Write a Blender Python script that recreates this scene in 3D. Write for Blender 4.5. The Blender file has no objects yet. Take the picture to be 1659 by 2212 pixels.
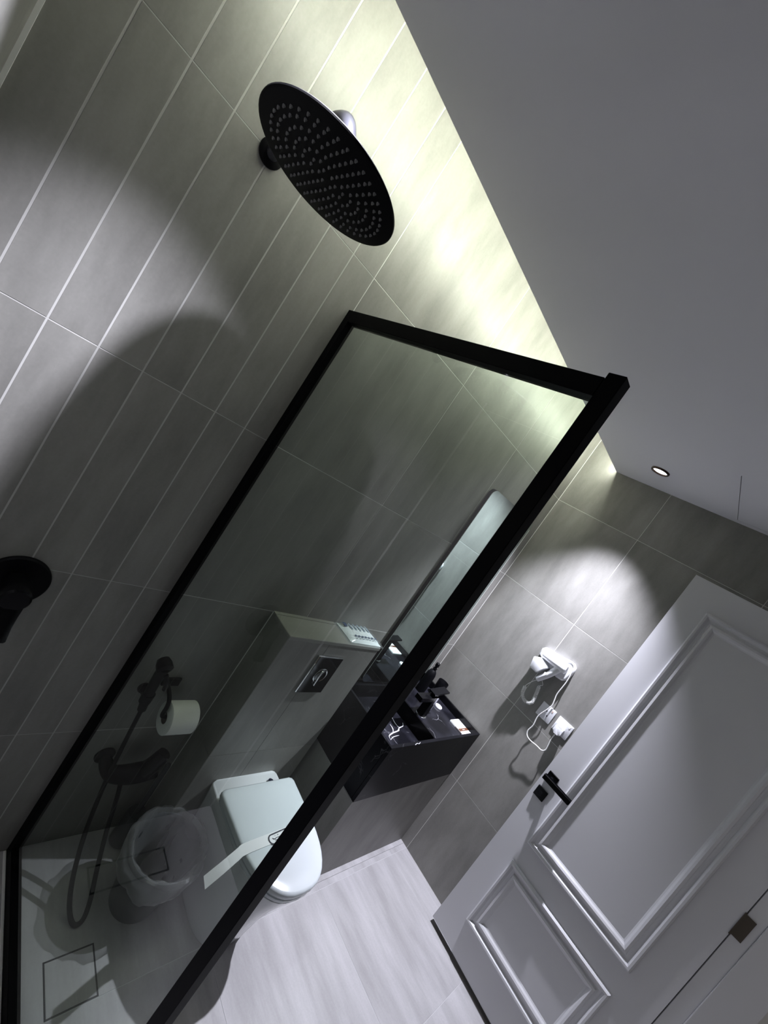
import bpy, bmesh, math, random
from mathutils import Matrix, Vector, noise
random.seed(4)
PI = math.pi
SC = bpy.context.scene
COL = SC.collection

# ---------------------------------------------------------------- camera
cam_d = bpy.data.cameras.new('camera')
cam = bpy.data.objects.new('camera', cam_d)
COL.objects.link(cam)
cam_d.sensor_fit = 'VERTICAL'
cam_d.sensor_height = 36.0
cam_d.lens = 898.116 / 2212 * 36.0
cam_d.clip_start = 0.01
R = [(0.595968, -0.57691882, 0.55855781), (0.32303267, -0.4645732, -0.82451297), (0.73516803, 0.67181576, -0.09050714)]
m = Matrix(((R[0][0], -R[1][0], -R[2][0], 0.0),
            (R[0][1], -R[1][1], -R[2][1], 0.0),
            (R[0][2], -R[1][2], -R[2][2], 1.878),
            (0, 0, 0, 1)))
cam.matrix_world = m
SC.camera = cam

# ---------------------------------------------------------------- world, lights, exposure
w = bpy.data.worlds.new('world'); SC.world = w; w.use_nodes = True
w.node_tree.nodes['Background'].inputs[0].default_value = (0.56, 0.55, 0.55, 1)
w.node_tree.nodes['Background'].inputs[1].default_value = 0.6
SC.view_settings.view_transform = 'Standard'
SC.view_settings.look = 'None'
SC.view_settings.gamma = 1.0
SC.view_settings.use_curve_mapping = False
SC.view_settings.exposure = 0.12

SPOT_COL = (0.87, 0.875, 1.0)
LAMPS = [('downlight_lamp_vanity', (2.34, 0.71, 2.640), 86.0), ('downlight_lamp_shower', (0.17, 0.78, 2.640), 61.0)]
for n_, loc, e in LAMPS:
    d = bpy.data.lights.new(n_, 'SPOT'); d.energy = e * 4.2; d.color = SPOT_COL
    d.spot_size = math.radians(78); d.spot_blend = 1.0; d.shadow_soft_size = 0.018
    o = bpy.data.objects.new(n_, d); COL.objects.link(o); o.location = loc
COVE_E = 140.0
HALL_E = 2.0

# ---------------------------------------------------------------- helpers
WL = {}
def wl(parent):
    return WL[parent.name] if parent is not None else Vector((0, 0, 0))

def build(name, bm, mat, parent=None, smooth=False, origin=None, mats=None):
    me = bpy.data.meshes.new(name)
    bmesh.ops.recalc_face_normals(bm, faces=bm.faces[:])
    if parent is not None and origin is None:
        o3 = wl(parent)
    else:
        if origin is None:
            xs = [v.co for v in bm.verts]
            mn = [min(c[i] for c in xs) for i in range(3)]; mx = [max(c[i] for c in xs) for i in range(3)]
            origin = ((mn[0] + mx[0]) / 2, (mn[1] + mx[1]) / 2, mn[2])
        o3 = Vector(origin)
    for v in bm.verts: v.co = v.co - o3
    bm.to_mesh(me); bm.free()
    for mm in (mats or [mat]): me.materials.append(mm)
    if smooth:
        for p in me.polygons: p.use_smooth = True
        try: me.set_sharp_from_angle(angle=math.radians(smooth if smooth is not True else 40))
        except Exception: pass
    o = bpy.data.objects.new(name, me); COL.objects.link(o)
    o.parent = parent
    o.location = o3 - wl(parent)
    WL[o.name] = o3.copy()
    return o

def thing(name, label, cat, loc, group=None):
    o = bpy.data.objects.new(name, None); COL.objects.link(o)
    o.location = loc; o.empty_display_size = 0.05
    WL[o.name] = Vector(loc)
    return tag(o, label, cat, group)

def tag(o, label, cat, group=None, kind=None):
    o['label'] = label
    if cat: o['category'] = cat
    if group: o['group'] = group
    if kind: o['kind'] = kind
    return o

def struct(o, label=None):
    o['kind'] = 'structure'
    if label: o['label'] = label
    return o

def box(bm, x0, x1, y0, y1, z0, z1, bev=0.0, seg=2, mat=None):
    r = bmesh.ops.create_cube(bm, size=1.0)
    vs = r['verts']
    for v in vs:
        v.co = Vector((x0 + (v.co.x + .5) * (x1 - x0), y0 + (v.co.y + .5) * (y1 - y0), z0 + (v.co.z + .5) * (z1 - z0)))
        if mat is not None: v.co = mat @ v.co
    if bev > 0:
        es = {e for v in vs for e in v.link_edges}
        bmesh.ops.bevel(bm, geom=list(es), offset=bev, segments=seg, profile=0.5, affect='EDGES')

def frame_from(axis):
    a = Vector(axis).normalized()
    h = Vector((0, 0, 1)) if abs(a.z) < .95 else Vector((1, 0, 0))
    u = h.cross(a).normalized(); v = a.cross(u)
    return u, v, a

def lathe(bm, base, axis, prof, n=32, close=True):
    """prof: list of (distance along axis, radius)"""
    u, v, a = frame_from(axis); b = Vector(base); rings = []
    for t, r in prof:
        if r <= 1e-6:
            rings.append([bm.verts.new(b + a * t)]); continue
        rings.append([bm.verts.new(b + a * t + (u * math.cos(2 * PI * i / n) + v * math.sin(2 * PI * i / n)) * r) for i in range(n)])
    for A, B in zip(rings, rings[1:]):
        for i in range(n):
            j = (i + 1) % n
            if len(A) == 1 and len(B) == 1: continue
            if len(A) == 1: bm.faces.new((A[0], B[i], B[j]))
            elif len(B) == 1: bm.faces.new((A[i], B[0], A[j]))
            else: bm.faces.new((A[i], B[i], B[j], A[j]))
    if close:
        for rg in (rings[0], rings[-1]):
            if len(rg) > 2: bm.faces.new(rg)

def catmull(pts, n=8):
    P = [Vector(p) for p in pts]; P = [2 * P[0] - P[1]] + P + [2 * P[-1] - P[-2]]
    out = []
    for i in range(1, len(P) - 2):
        for k in range(n):
            t = k / n; a, b, c, d = P[i - 1], P[i], P[i + 1], P[i + 2]
            out.append(0.5 * ((2 * b) + (c - a) * t + (2 * a - 5 * b + 4 * c - d) * t * t + (3 * b - a - 3 * c + d) * t ** 3))
    out.append(P[-2]); return out

def tube(bm, pts, r, n=10, smooth=0, cap=True):
    pts = [Vector(p) for p in pts]; P = catmull(pts, smooth) if smooth else [Vector(p) for p in pts]
    rs = r if callable(r) else (lambda t: r)
    rings = []; prev = None
    for i, p in enumerate(P):
        d = (P[min(i + 1, len(P) - 1)] - P[max(i - 1, 0)]).normalized()
        if prev is None: u, v, _ = frame_from(d)
        else:
            u = (prev - d * prev.dot(d)).normalized(); v = d.cross(u)
        prev = u; rr = rs(i / (len(P) - 1))
        rings.append([bm.verts.new(p + (u * math.cos(2 * PI * k / n) + v * math.sin(2 * PI * k / n)) * rr) for k in range(n)])
    for A, B in zip(rings, rings[1:]):
        for i in range(n): bm.faces.new((A[i], B[i], B[(i + 1) % n], A[(i + 1) % n]))
    if cap: bm.faces.new(rings[0]); bm.faces.new(rings[-1])

def prism(bm, poly, fn, d0, d1, bev=0.0, seg=2):
    """poly 2-D outline; fn(u, v, d) -> point; extruded from d0 to d1"""
    A = [bm.verts.new(fn(u, v, d0)) for u, v in poly]; B = [bm.verts.new(fn(u, v, d1)) for u, v in poly]
    fs = [bm.faces.new(A), bm.faces.new(B)]
    n = len(poly)
    for i in range(n): fs.append(bm.faces.new((A[i], A[(i + 1) % n], B[(i + 1) % n], B[i])))
    if bev > 0:
        bmesh.ops.bevel(bm, geom=list(fs[1].edges), offset=bev, segments=seg, profile=0.5, affect='EDGES')

def rrect(u0, u1, v0, v1, r, n=6):
    out = []
    for cx, cy, a in ((u1 - r, v1 - r, 0), (u0 + r, v1 - r, 90), (u0 + r, v0 + r, 180), (u1 - r, v0 + r, 270)):
        for k in range(n + 1):
            t = math.radians(a + 90 * k / n); out.append((cx + r * math.cos(t), cy + r * math.sin(t)))
    return out

def loft(bm, rings, cap0=True, cap1=True):
    V = [[bm.verts.new(p) for p in rg] for rg in rings]; n = len(V[0])
    for A, B in zip(V, V[1:]):
        for i in range(n): bm.faces.new((A[i], A[(i + 1) % n], B[(i + 1) % n], B[i]))
    if cap0: bm.faces.new(V[0])
    if cap1: bm.faces.new(V[-1])

# ---------------------------------------------------------------- materials
def principled(name, color, rough=0.5, metal=0.0, spec=0.5, coat=0.0):
    mt = bpy.data.materials.new(name); mt.use_nodes = True
    b = mt.node_tree.nodes['Principled BSDF']
    b.inputs['Base Color'].default_value = (*color, 1); b.inputs['Roughness'].default_value = rough
    b.inputs['Metallic'].default_value = metal; b.inputs['Specular IOR Level'].default_value = spec
    b.inputs['Coat Weight'].default_value = coat
    return mt

def nd(mt, kind, **kw):
    n = mt.node_tree.nodes.new(kind)
    for k, v in kw.items(): setattr(n, k, v)
    return n

def lk(mt, a, b): mt.node_tree.links.new(a, b)

def stone(name, c_lo, c_hi, rough=0.45, stretch=(1, 1, 1), bump=0.05):
    """cement-look porcelain: soft clouds and faint streaks drawn out along one axis"""
    mt = principled(name, c_lo, rough); b = mt.node_tree.nodes['Principled BSDF']
    geo = nd(mt, 'ShaderNodeNewGeometry'); oi = nd(mt, 'ShaderNodeObjectInfo')
    off = nd(mt, 'ShaderNodeVectorMath', operation='SCALE'); comb = nd(mt, 'ShaderNodeCombineXYZ')
    for i in range(3): lk(mt, oi.outputs['Random'], comb.inputs[i])
    lk(mt, comb.outputs[0], off.inputs[0]); off.inputs['Scale'].default_value = 13.0
    add = nd(mt, 'ShaderNodeVectorMath', operation='ADD'); lk(mt, geo.outputs['Position'], add.inputs[0]); lk(mt, off.outputs[0], add.inputs[1])
    mp = nd(mt, 'ShaderNodeMapping'); mp.inputs['Scale'].default_value = stretch; lk(mt, add.outputs[0], mp.inputs[0])
    n1 = nd(mt, 'ShaderNodeTexNoise'); n1.inputs['Scale'].default_value = 3.2; n1.inputs['Detail'].default_value = 8; n1.inputs['Roughness'].default_value = 0.62
    lk(mt, mp.outputs[0], n1.inputs['Vector'])
    n2 = nd(mt, 'ShaderNodeTexNoise'); n2.inputs['Scale'].default_value = 140; n2.inputs['Detail'].default_value = 3
    lk(mt, add.outputs[0], n2.inputs['Vector'])
    rp = nd(mt, 'ShaderNodeValToRGB'); rp.color_ramp.elements[0].position = 0.30; rp.color_ramp.elements[1].position = 0.72
    rp.color_ramp.elements[0].color = (*c_lo, 1); rp.color_ramp.elements[1].color = (*c_hi, 1)
    lk(mt, n1.outputs['Fac'], rp.inputs[0])
    mx = nd(mt, 'ShaderNodeMixRGB', blend_type='MULTIPLY'); mx.inputs[0].default_value = 0.14
    lk(mt, rp.outputs[0], mx.inputs[1]); lk(mt, n2.outputs['Fac'], mx.inputs[2]); lk(mt, mx.outputs[0], b.inputs['Base Color'])
    bp = nd(mt, 'ShaderNodeBump'); bp.inputs['Strength'].default_value = bump; bp.inputs['Distance'].default_value = 0.002
    lk(mt, n1.outputs['Fac'], bp.inputs['Height']); lk(mt, bp.outputs[0], b.inputs['Normal'])
    return mt

def marble(name, cloud=1.0, rough=0.16, sp=0.20, vein=1.0):
    mt = principled(name, (0.012, 0.012, 0.016), rough, spec=sp); b = mt.node_tree.nodes['Principled BSDF']
    geo = nd(mt, 'ShaderNodeNewGeometry')
    nz = nd(mt, 'ShaderNodeTexNoise'); nz.inputs['Scale'].default_value = 5.0; nz.inputs['Detail'].default_value = 6; lk(mt, geo.outputs['Position'], nz.inputs['Vector'])
    cl = nd(mt, 'ShaderNodeValToRGB'); e = cl.color_ramp.elements
    e[0].position = 0.42; e[0].color = (0.006, 0.006, 0.008, 1); e[1].position = 0.72; e[1].color = (0.040 * cloud, 0.040 * cloud, 0.054 * cloud, 1)
    lk(mt, nz.outputs['Fac'], cl.inputs[0])
    wp = nd(mt, 'ShaderNodeMixRGB', blend_type='ADD'); wp.inputs[0].default_value = 0.22
    lk(mt, geo.outputs['Position'], wp.inputs[1]); lk(mt, nz.outputs['Color'], wp.inputs[2])
    vo = nd(mt, 'ShaderNodeTexVoronoi', feature='DISTANCE_TO_EDGE'); vo.inputs['Scale'].default_value = 4.2; lk(mt, wp.outputs[0], vo.inputs['Vector'])
    vr = nd(mt, 'ShaderNodeValToRGB'); e = vr.color_ramp.elements
    e[0].position = 0.0; e[0].color = (1, 1, 1, 1); e[1].position = 0.010; e[1].color = (0, 0, 0, 1); lk(mt, vo.outputs['Distance'], vr.inputs[0])
    n3 = nd(mt, 'ShaderNodeTexNoise'); n3.inputs['Scale'].default_value = 9.0; lk(mt, geo.outputs['Position'], n3.inputs['Vector'])
    gate = nd(mt, 'ShaderNodeValToRGB'); gate.color_ramp.elements[0].position = 0.50; gate.color_ramp.elements[1].position = 0.66; lk(mt, n3.outputs['Fac'], gate.inputs[0])
    mul = nd(mt, 'ShaderNodeMath', operation='MULTIPLY'); lk(mt, vr.outputs[0], mul.inputs[0]); lk(mt, gate.outputs[0], mul.inputs[1])
    mx = nd(mt, 'ShaderNodeMixRGB'); lk(mt, mul.outputs[0], mx.inputs[0]); lk(mt, cl.outputs[0], mx.inputs[1]); mx.inputs[2].default_value = (0.30 * vein, 0.30 * vein, 0.33 * vein, 1)
    lk(mt, mx.outputs[0], b.inputs['Base Color'])
    return mt

def emission(name, color, strength):
    mt = bpy.data.materials.new(name); mt.use_nodes = True; nt = mt.node_tree; nt.nodes.clear()
    o = nd(mt, 'ShaderNodeOutputMaterial'); e = nd(mt, 'ShaderNodeEmission')
    e.inputs[0].default_value = (*color, 1); e.inputs[1].default_value = strength; lk(mt, e.outputs[0], o.inputs[0])
    return mt

def see_through(name, tint, gloss=1.0, ior=1.5, haze=None, rough=0.0):
    """clear sheet: tinted transmission, Fresnel reflection off the face turned to the viewer, optional milky scatter"""
    mt = bpy.data.materials.new(name); mt.use_nodes = True; mt.node_tree.nodes.clear()
    o = nd(mt, 'ShaderNodeOutputMaterial'); t = nd(mt, 'ShaderNodeBsdfTransparent'); t.inputs[0].default_value = (*tint, 1)
    g = nd(mt, 'ShaderNodeBsdfGlossy'); g.inputs[0].default_value = (gloss, gloss, gloss, 1); g.inputs['Roughness'].default_value = rough
    fr = nd(mt, 'ShaderNodeFresnel'); fr.inputs[0].default_value = ior
    geo = nd(mt, 'ShaderNodeNewGeometry'); inv = nd(mt, 'ShaderNodeMath', operation='SUBTRACT'); inv.inputs[0].default_value = 1.0
    lk(mt, geo.outputs['Backfacing'], inv.inputs[1])
    mul = nd(mt, 'ShaderNodeMath', operation='MULTIPLY'); lk(mt, fr.outputs[0], mul.inputs[0]); lk(mt, inv.outputs[0], mul.inputs[1])
    src = t.outputs[0]
    if haze:
        hz = nd(mt, 'ShaderNodeMixShader'); df = nd(mt, 'ShaderNodeBsdfTranslucent'); df2 = nd(mt, 'ShaderNodeBsdfDiffuse'); ms = nd(mt, 'ShaderNodeMixShader')
        ms.inputs[0].default_value = 0.5; lk(mt, df.outputs[0], ms.inputs[1]); lk(mt, df2.outputs[0], ms.inputs[2])
        df.inputs[0].default_value = df2.inputs[0].default_value = (0.85, 0.85, 0.88, 1)
        hz.inputs[0].default_value = haze; lk(mt, t.outputs[0], hz.inputs[1]); lk(mt, ms.outputs[0], hz.inputs[2]); src = hz.outputs[0]
    mx = nd(mt, 'ShaderNodeMixShader'); lk(mt, mul.outputs[0], mx.inputs[0]); lk(mt, src, mx.inputs[1]); lk(mt, g.outputs[0], mx.inputs[2])
    lk(mt, mx.outputs[0], o.inputs[0])
    return mt

M = {}
M['wall_tile'] = stone('wall_tile_porcelain', (0.190, 0.186, 0.173), (0.305, 0.299, 0.280), 0.50, (2.6, 2.6, 0.8), 0.02)
M['floor_tile'] = stone('floor_tile_porcelain', (0.33, 0.322, 0.326), (0.52, 0.51, 0.525), 0.45, (3.4, 0.6, 1.0), 0.02)
M['box_tile'] = stone('box_top_tile_porcelain', (0.24, 0.24, 0.225), (0.33, 0.33, 0.312), 0.45, (0.6, 1.6, 1.0))
M['grout'] = principled('light_grout', (0.66, 0.655, 0.63), 0.9)
M['floor_grout'] = principled('floor_grout', (0.50, 0.50, 0.51), 0.9)
M['shower_grout'] = principled('shower_groove_grout', (0.45, 0.445, 0.43), 0.9)
M['silicone'] = principled('white_silicone', (0.78, 0.78, 0.76), 0.45)
M['ceiling'] = principled('ceiling_paint', (0.76, 0.755, 0.79), 0.85)
M['cove'] = principled('cove_plaster', (0.75, 0.76, 0.70), 0.8)
M['black'] = principled('matt_black_metal', (0.003, 0.003, 0.004), 0.5, spec=0.09)
M['black_frame'] = principled('black_anodised_frame', (0.0015, 0.0015, 0.002), 0.45, spec=0.05)
M['satin_black'] = principled('satin_black', (0.004, 0.004, 0.005), 0.20, spec=0.16)
M['nozzle'] = principled('grey_silicone_nozzle', (0.16, 0.16, 0.16), 0.6)
M['arm'] = principled('shower_arm_coating', (0.05, 0.05, 0.06), 0.30)
M['marble'] = marble('black_marble', 0.7)
M['marble_dark'] = marble('black_marble_panel', 0.10, 0.35, 0.08, 0.25)
M['vein'] = principled('white_marble_vein', (0.62, 0.62, 0.66), 0.2)
M['chrome'] = principled('chrome', (0.72, 0.73, 0.75), 0.06, 1.0)
M['dark_chrome'] = principled('dark_mirror_chrome', (0.17, 0.18, 0.19), 0.08, 1.0)
M['ceramic'] = principled('white_ceramic', (0.72, 0.74, 0.76), 0.10, coat=0.3)
M['seat_white'] = principled('white_seat_plastic', (0.64, 0.685, 0.715), 0.22)
M['paper'] = principled('white_paper', (0.80, 0.81, 0.82), 0.85)
M['tissue'] = principled('tissue_paper', (0.82, 0.82, 0.80), 0.95)
M['cardboard'] = principled('cardboard_core', (0.12, 0.10, 0.09), 0.9)
M['door'] = principled('grey_white_door_paint', (0.62, 0.62, 0.645), 0.30)
M['jamb'] = principled('door_frame_paint', (0.62, 0.62, 0.645), 0.40)
M['bronze'] = principled('bronze_hinge', (0.09, 0.075, 0.06), 0.45, 0.7)
M['gap'] = principled('under_door_shade', (0.10, 0.08, 0.06), 0.9)  # dark colour painted in for the shade below the door leaf
M['white_plastic'] = principled('white_plastic', (0.78, 0.79, 0.82), 0.28)
M['white_cord'] = principled('white_cord', (0.76, 0.76, 0.75), 0.45)
M['dark_hole'] = principled('dark_slot', (0.01, 0.01, 0.01), 0.8)
M['mirror'] = principled('mirror_glass', (0.70, 0.79, 0.79), 0.0, 1.0)
M['bin'] = principled('dark_bin_plastic', (0.025, 0.032, 0.038), 0.4)
M['bag'] = see_through('clear_plastic_liner', (0.93, 0.93, 0.94), 0.75, 1.45, haze=0.24, rough=0.28)
M['wrap'] = see_through('clear_wrap', (0.95, 0.97, 0.98), 0.9, 1.5, haze=0.05, rough=0.06)
M['glass'] = see_through('shower_glass', (0.845, 0.885, 0.855), 1.0, 1.62)
M['pale_reflection'] = principled('painted_pale_reflection', (0.62, 0.62, 0.72), 0.25, 0.3)  # pale colour painted in for a reflection on the tap column
M['drain'] = principled('drain_slot_metal', (0.03, 0.03, 0.032), 0.4, 0.6)
M['blue_ink'] = principled('blue_print', (0.03, 0.06, 0.14), 0.7)
M['grey_ink'] = principled('grey_print', (0.22, 0.28, 0.34), 0.7)
M['dark_ink'] = principled('dark_print', (0.015, 0.016, 0.03), 0.7)
M['brown_ink'] = principled('brown_print', (0.12, 0.045, 0.02), 0.6)
M['teal_ink'] = principled('teal_print', (0.25, 0.50, 0.50), 0.6)
M['towel'] = principled('white_folded_cloth', (0.72, 0.76, 0.76), 0.9)
M['lens'] = emission('downlight_lens', (0.95, 0.97, 1.0), 6.0)
M['led'] = emission('led_strip_glow', (0.96, 1.0, 0.84), COVE_E)
M['hall'] = principled('brown_hall_panel', (0.16, 0.12, 0.09), 0.6)

# ---------------------------------------------------------------- structure
YA, XB, YC, XE, ZT = 1.21, 2.66, -0.46, -0.111, 2.86
JX = [0.6905, 1.293, 1.900, 2.504]
JZ = [0.0, 0.546, 1.139, 1.737, 2.338, ZT]

def slab(name, label, x0, x1, y0, y1, z0, z1, mat):
    bm = bmesh.new(); box(bm, x0, x1, y0, y1, z0, z1)
    return struct(build(name, bm, mat), label)

wall_left = slab('wall_left', 'long grey tiled wall behind shower, toilet and sink', XE - .1, XB + .1, YA + .0006, YA + .10, -0.05, ZT, M['grout'])
wall_far = slab('wall_far', 'grey tiled end wall with the hair dryer', XB + .0006, XB + .10, YC - .3, YA + .0015, -0.05, ZT, M['grout'])
wall_near = slab('wall_near', 'grey tiled wall at the near end of the shower', XE - .10, XE - .0015, YC - .2, YA + .0015, -0.05, ZT, M['grout'])
bm = bmesh.new()
box(bm, XE, 1.63, YC - .155, YC - .0015, -0.05, ZT); box(bm, 2.50, XB + .0015, YC - .155, YC - .0015, -0.05, ZT); box(bm, 1.63, 2.50, YC - .155, YC - .0015, 2.33, ZT)
wall_right = struct(build('wall_right', bm, M['grout']), 'tiled wall holding the doorway')
floor = slab('floor', 'pale grey tiled bathroom floor', XE - .1, XB + .1, YC - 1.6, YA + .1, -0.06, -0.0007, M['floor_grout'])

tile_cache = {}
def tile(parent, o, u, v, n, w_, h_, mat, th=0.003, bev=0.0004):
    """one tile: o = lower corner of its face, u, v = unit directions of its sides, n = outward normal"""
    key = (round(w_, 4), round(h_, 4), tuple(round(c, 2) for c in (*u, *v)), mat.name)
    if key not in tile_cache:
        U, V, N = Vector(u), Vector(v), Vector(n); bm = bmesh.new()
        bk = [bm.verts.new(U * a + V * b - N * th) for a, b in ((-w_/2, -h_/2), (w_/2, -h_/2), (w_/2, h_/2), (-w_/2, h_/2))]
        md = [bm.verts.new(U * a + V * b - N * bev) for a, b in ((-w_/2, -h_/2), (w_/2, -h_/2), (w_/2, h_/2), (-w_/2, h_/2))]
        e = bev
        fr = [bm.verts.new(U * a + V * b) for a, b in ((-w_/2+e, -h_/2+e), (w_/2-e, -h_/2+e), (w_/2-e, h_/2-e), (-w_/2+e, h_/2-e))]
        bm.faces.new(fr)
        for A, B in ((bk, md), (md, fr)):
            for i in range(4): bm.faces.new((A[i], A[(i+1) % 4], B[(i+1) % 4], B[i]))
        bmesh.ops.recalc_face_normals(bm, faces=bm.faces[:])
        fn = [f for f in bm.faces if len(set(f.verts) & set(fr)) == 4][0]
        if fn.normal.dot(N) < 0:
            for f in bm.faces: f.normal_flip()
        me = bpy.data.meshes.new('tile'); bm.to_mesh(me); bm.free(); me.materials.append(mat)
        tile_cache[key] = me
    t = bpy.data.objects.new('tile', tile_cache[key]); COL.objects.link(t)
    c = Vector(o) + Vector(u) * w_ / 2 + Vector(v) * h_ / 2 + Vector(n) * random.uniform(0, 0.0002)
    t.parent = parent; t.location = c - wl(parent); WL[t.name] = c
    return t

def grid(parent, us, vs, P, u, v, n, gu, gv, mat, skip=None):
    """tiles between consecutive joint positions us and vs, gaps gu and gv"""
    for (a, b) in zip(us, us[1:]):
        for (c, d) in zip(vs, vs[1:]):
            if b - a < 0.012 or d - c < 0.012 or (skip and skip((a + b) / 2, (c + d) / 2)): continue
            tile(parent, Vector(P) + Vector(u) * (a + gu/2) + Vector(v) * (c + gv/2), u, v, n, b - a - gu, d - c - gv, mat)

X, Y, Z_ = Vector((1, 0, 0)), Vector((0, 1, 0)), Vector((0, 0, 1))
bm = bmesh.new(); box(bm, XE, JX[0] - .001, YA + .0004, YA + .0006, 0, ZT); build('shower_grout', bm, M['shower_grout'], wall_left)
SX = [XE + .001, -0.0085, 0.0908, 0.191, 0.2916, 0.3925, 0.4943, 0.5935, JX[0]]
grid(wall_left, SX, JZ, (0, YA, 0), X, Z_, -Y, 0.0040, 0.0022, M['wall_tile'])
grid(wall_left, JX + [XB], JZ, (0, YA, 0), X, Z_, -Y, 0.0026, 0.0026, M['wall_tile'])
grid(wall_far, [YC, 0.080, 0.6855, YA], JZ, (XB, 0, 0), Y, Z_, -X, 0.0026, 0.0026, M['wall_tile'])
grid(wall_near, [YC, 0.0, 0.605, YA], JZ, (XE, 0, 0), Y, Z_, X, 0.0026, 0.0026, M['wall_tile'])
grid(wall_right, [XE, 0.0905, JX[0], JX[1], 1.57], [z if z < 2.8 else 2.65 for z in JZ], (0, YC, 0), X, Z_, Y, 0.0026, 0.0026, M['wall_tile'])
FY = [YC, -0.03 - .5, 0.080, 0.688]
grid(floor, [XE, 0.0905, JX[0], JX[1], 1.904, 2.505, XB], [YC, 0.080, 0.688, YA], (0, 0, 0), X, Y, Z_, 0.0022, 0.0022, M['floor_tile'],
     skip=lambda a, b: False)

# silicone beads in the corners
def bead(x, y, z0, z1, r=0.004):
    bm = bmesh.new(); box(bm, x - r, x + r, y - r, y + r, z0, z1); return bm
tr = struct(build('trim_1', bead(XB - .0005, YA - .0005, 0, ZT, .0025), M['silicone']), 'white silicone bead in the far corner')
tr = struct(build('trim_2', bead(XE + .002, YA - .001, 0, ZT, .005), M['silicone']), 'wide pale joint in the near shower corner')

struct(build('trim_5', bead(1.1085, YA - .0012, 0, 1.139, .0016), M['silicone']), 'thin pale joint where the boxing meets the wall')

# ceiling: dropped board with its cut access hatch, and the cove behind its edge
YE = 1.009; ZC = 2.65
HX0, HX1, HY0, HY1 = 2.042, 2.613, -0.21, 0.360
bm = bmesh.new(); g = 0.0016
box(bm, XE, HX0 - g, YC, YE, ZC, ZC + .012); box(bm, HX1 + g, XB, YC, YE, ZC, ZC + .012)
box(bm, HX0 - g, HX1 + g, HY1 + .0028, YE, ZC, ZC + .012); box(bm, HX0 - g, HX1 + g, YC, HY0 - g, ZC, ZC + .012)
ceiling = struct(build('ceiling', bm, M['ceiling']), 'grey dropped ceiling board')
bm = bmesh.new(); box(bm, HX0, HX1, HY0, HY1, ZC + .0008, ZC + .011); build('access_hatch', bm, M['ceiling'], ceiling)
bm = bmesh.new(); box(bm, XE, XB, YE - .012, YE, ZC + .012, ZC + .05); build('cove_lip', bm, M['ceiling'], ceiling)
bm = bmesh.new(); box(bm, XE - .1, XB + .1, YC - .2, YA + .1, ZT, ZT + .05)
struct(build('ceiling_cove_roof', bm, M['cove']), 'upper ceiling above the light cove')
bm = bmesh.new(); box(bm, .16, XB - .02, YE + .0005, YE + .005, ZC + .016, ZC + .024)
tag(build('led_strip', bm, M['led']), 'glowing light strip hidden along the ceiling cove edge', 'light strip')

# downlights
def downlight(loc, label):
    t = thing('recessed_downlight', label, 'ceiling light', (loc[0], loc[1], ZC - .004), 'ceiling downlights')
    bm = bmesh.new(); lathe(bm, (loc[0], loc[1], ZC), (0, 0, -1), [(-.002, .033), (-.002, .045), (.006, .045), (.009, .043), (.009, .037), (.001, .034)], 40, False)
    build('trim_ring', bm, principled('bronze_ring', (.08, .05, .04), .3, .8), t, 40)
    bm = bmesh.new(); lathe(bm, (loc[0], loc[1], ZC - .0005), (0, 0, -1), [(0, .0345), (.0015, .0345), (.003, 0)], 40)
    build('lens', bm, M['lens'], t, True)
    return t
downlight((2.34, 0.71), 'round glowing downlight in the ceiling near the far wall')
downlight((0.17, 0.78), 'round glowing downlight in the ceiling over the shower head')

# boxing behind the toilet
bx0, bx1, by, bz = 1.110, 1.681, 1.057, 1.143
bm = bmesh.new(); box(bm, bx0 + .0015, bx1, by + .0015, YA, 0, bz - .014)
boxing = build('cistern_boxing', bm, M['grout']); struct(boxing, 'tiled half-height boxing behind the toilet')
grid(boxing, [bx0, JX[1] + .05, bx1], [0, .541, bz - .014], (0, by, 0), X, Z_, -Y, 0.0015, 0.0018, M['wall_tile'])
grid(boxing, [by, YA], [0, .541, bz - .014], (bx0, 0, 0), Y, Z_, -X, 0.0015, 0.0018, M['wall_tile'])
bm = bmesh.new(); box(bm, bx0 - .001, bx1 + .002, by - .004, YA - .021, bz - .018, bz, .0035, 3); build('top_slab', bm, M['box_tile'], boxing)
bm = bmesh.new(); box(bm, bx0 - .001, bx1 + .002, YA - .020, YA, bz - .014, bz - .0003); build('top_slab_strip', bm, M['box_tile'], boxing)
# plinth under the basin
px0, py = 1.735, 0.742
bm = bmesh.new(); box(bm, px0 + .0015, XB, py + .0015, YA, 0, .535)
plinth = build('vanity_plinth', bm, M['grout']); struct(plinth, 'tiled plinth below the black basin')
grid(plinth, [px0, XB], [0, .534], (0, py, 0), X, Z_, -Y, 0.001, 0.001, M['wall_tile'])
grid(plinth, [py, YA], [0, .534], (px0, 0, 0), Y, Z_, -X, 0.001, 0.001, M['wall_tile'])
bm = bmesh.new(); box(bm, px0, XB - .004, py - .026, py, -.001, .0035, .0015, 1)
struct(build('trim_3', bm, M['floor_tile']), 'narrow pale floor strip along the plinth')

# hallway beyond the doorway
bm = bmesh.new(); box(bm, 0.9, 3.3, YC - 1.55, YC - 1.5, 0, 2.6); struct(build('wall_hall', bm, M['hall']), 'brown hallway wall outside the door')

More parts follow.
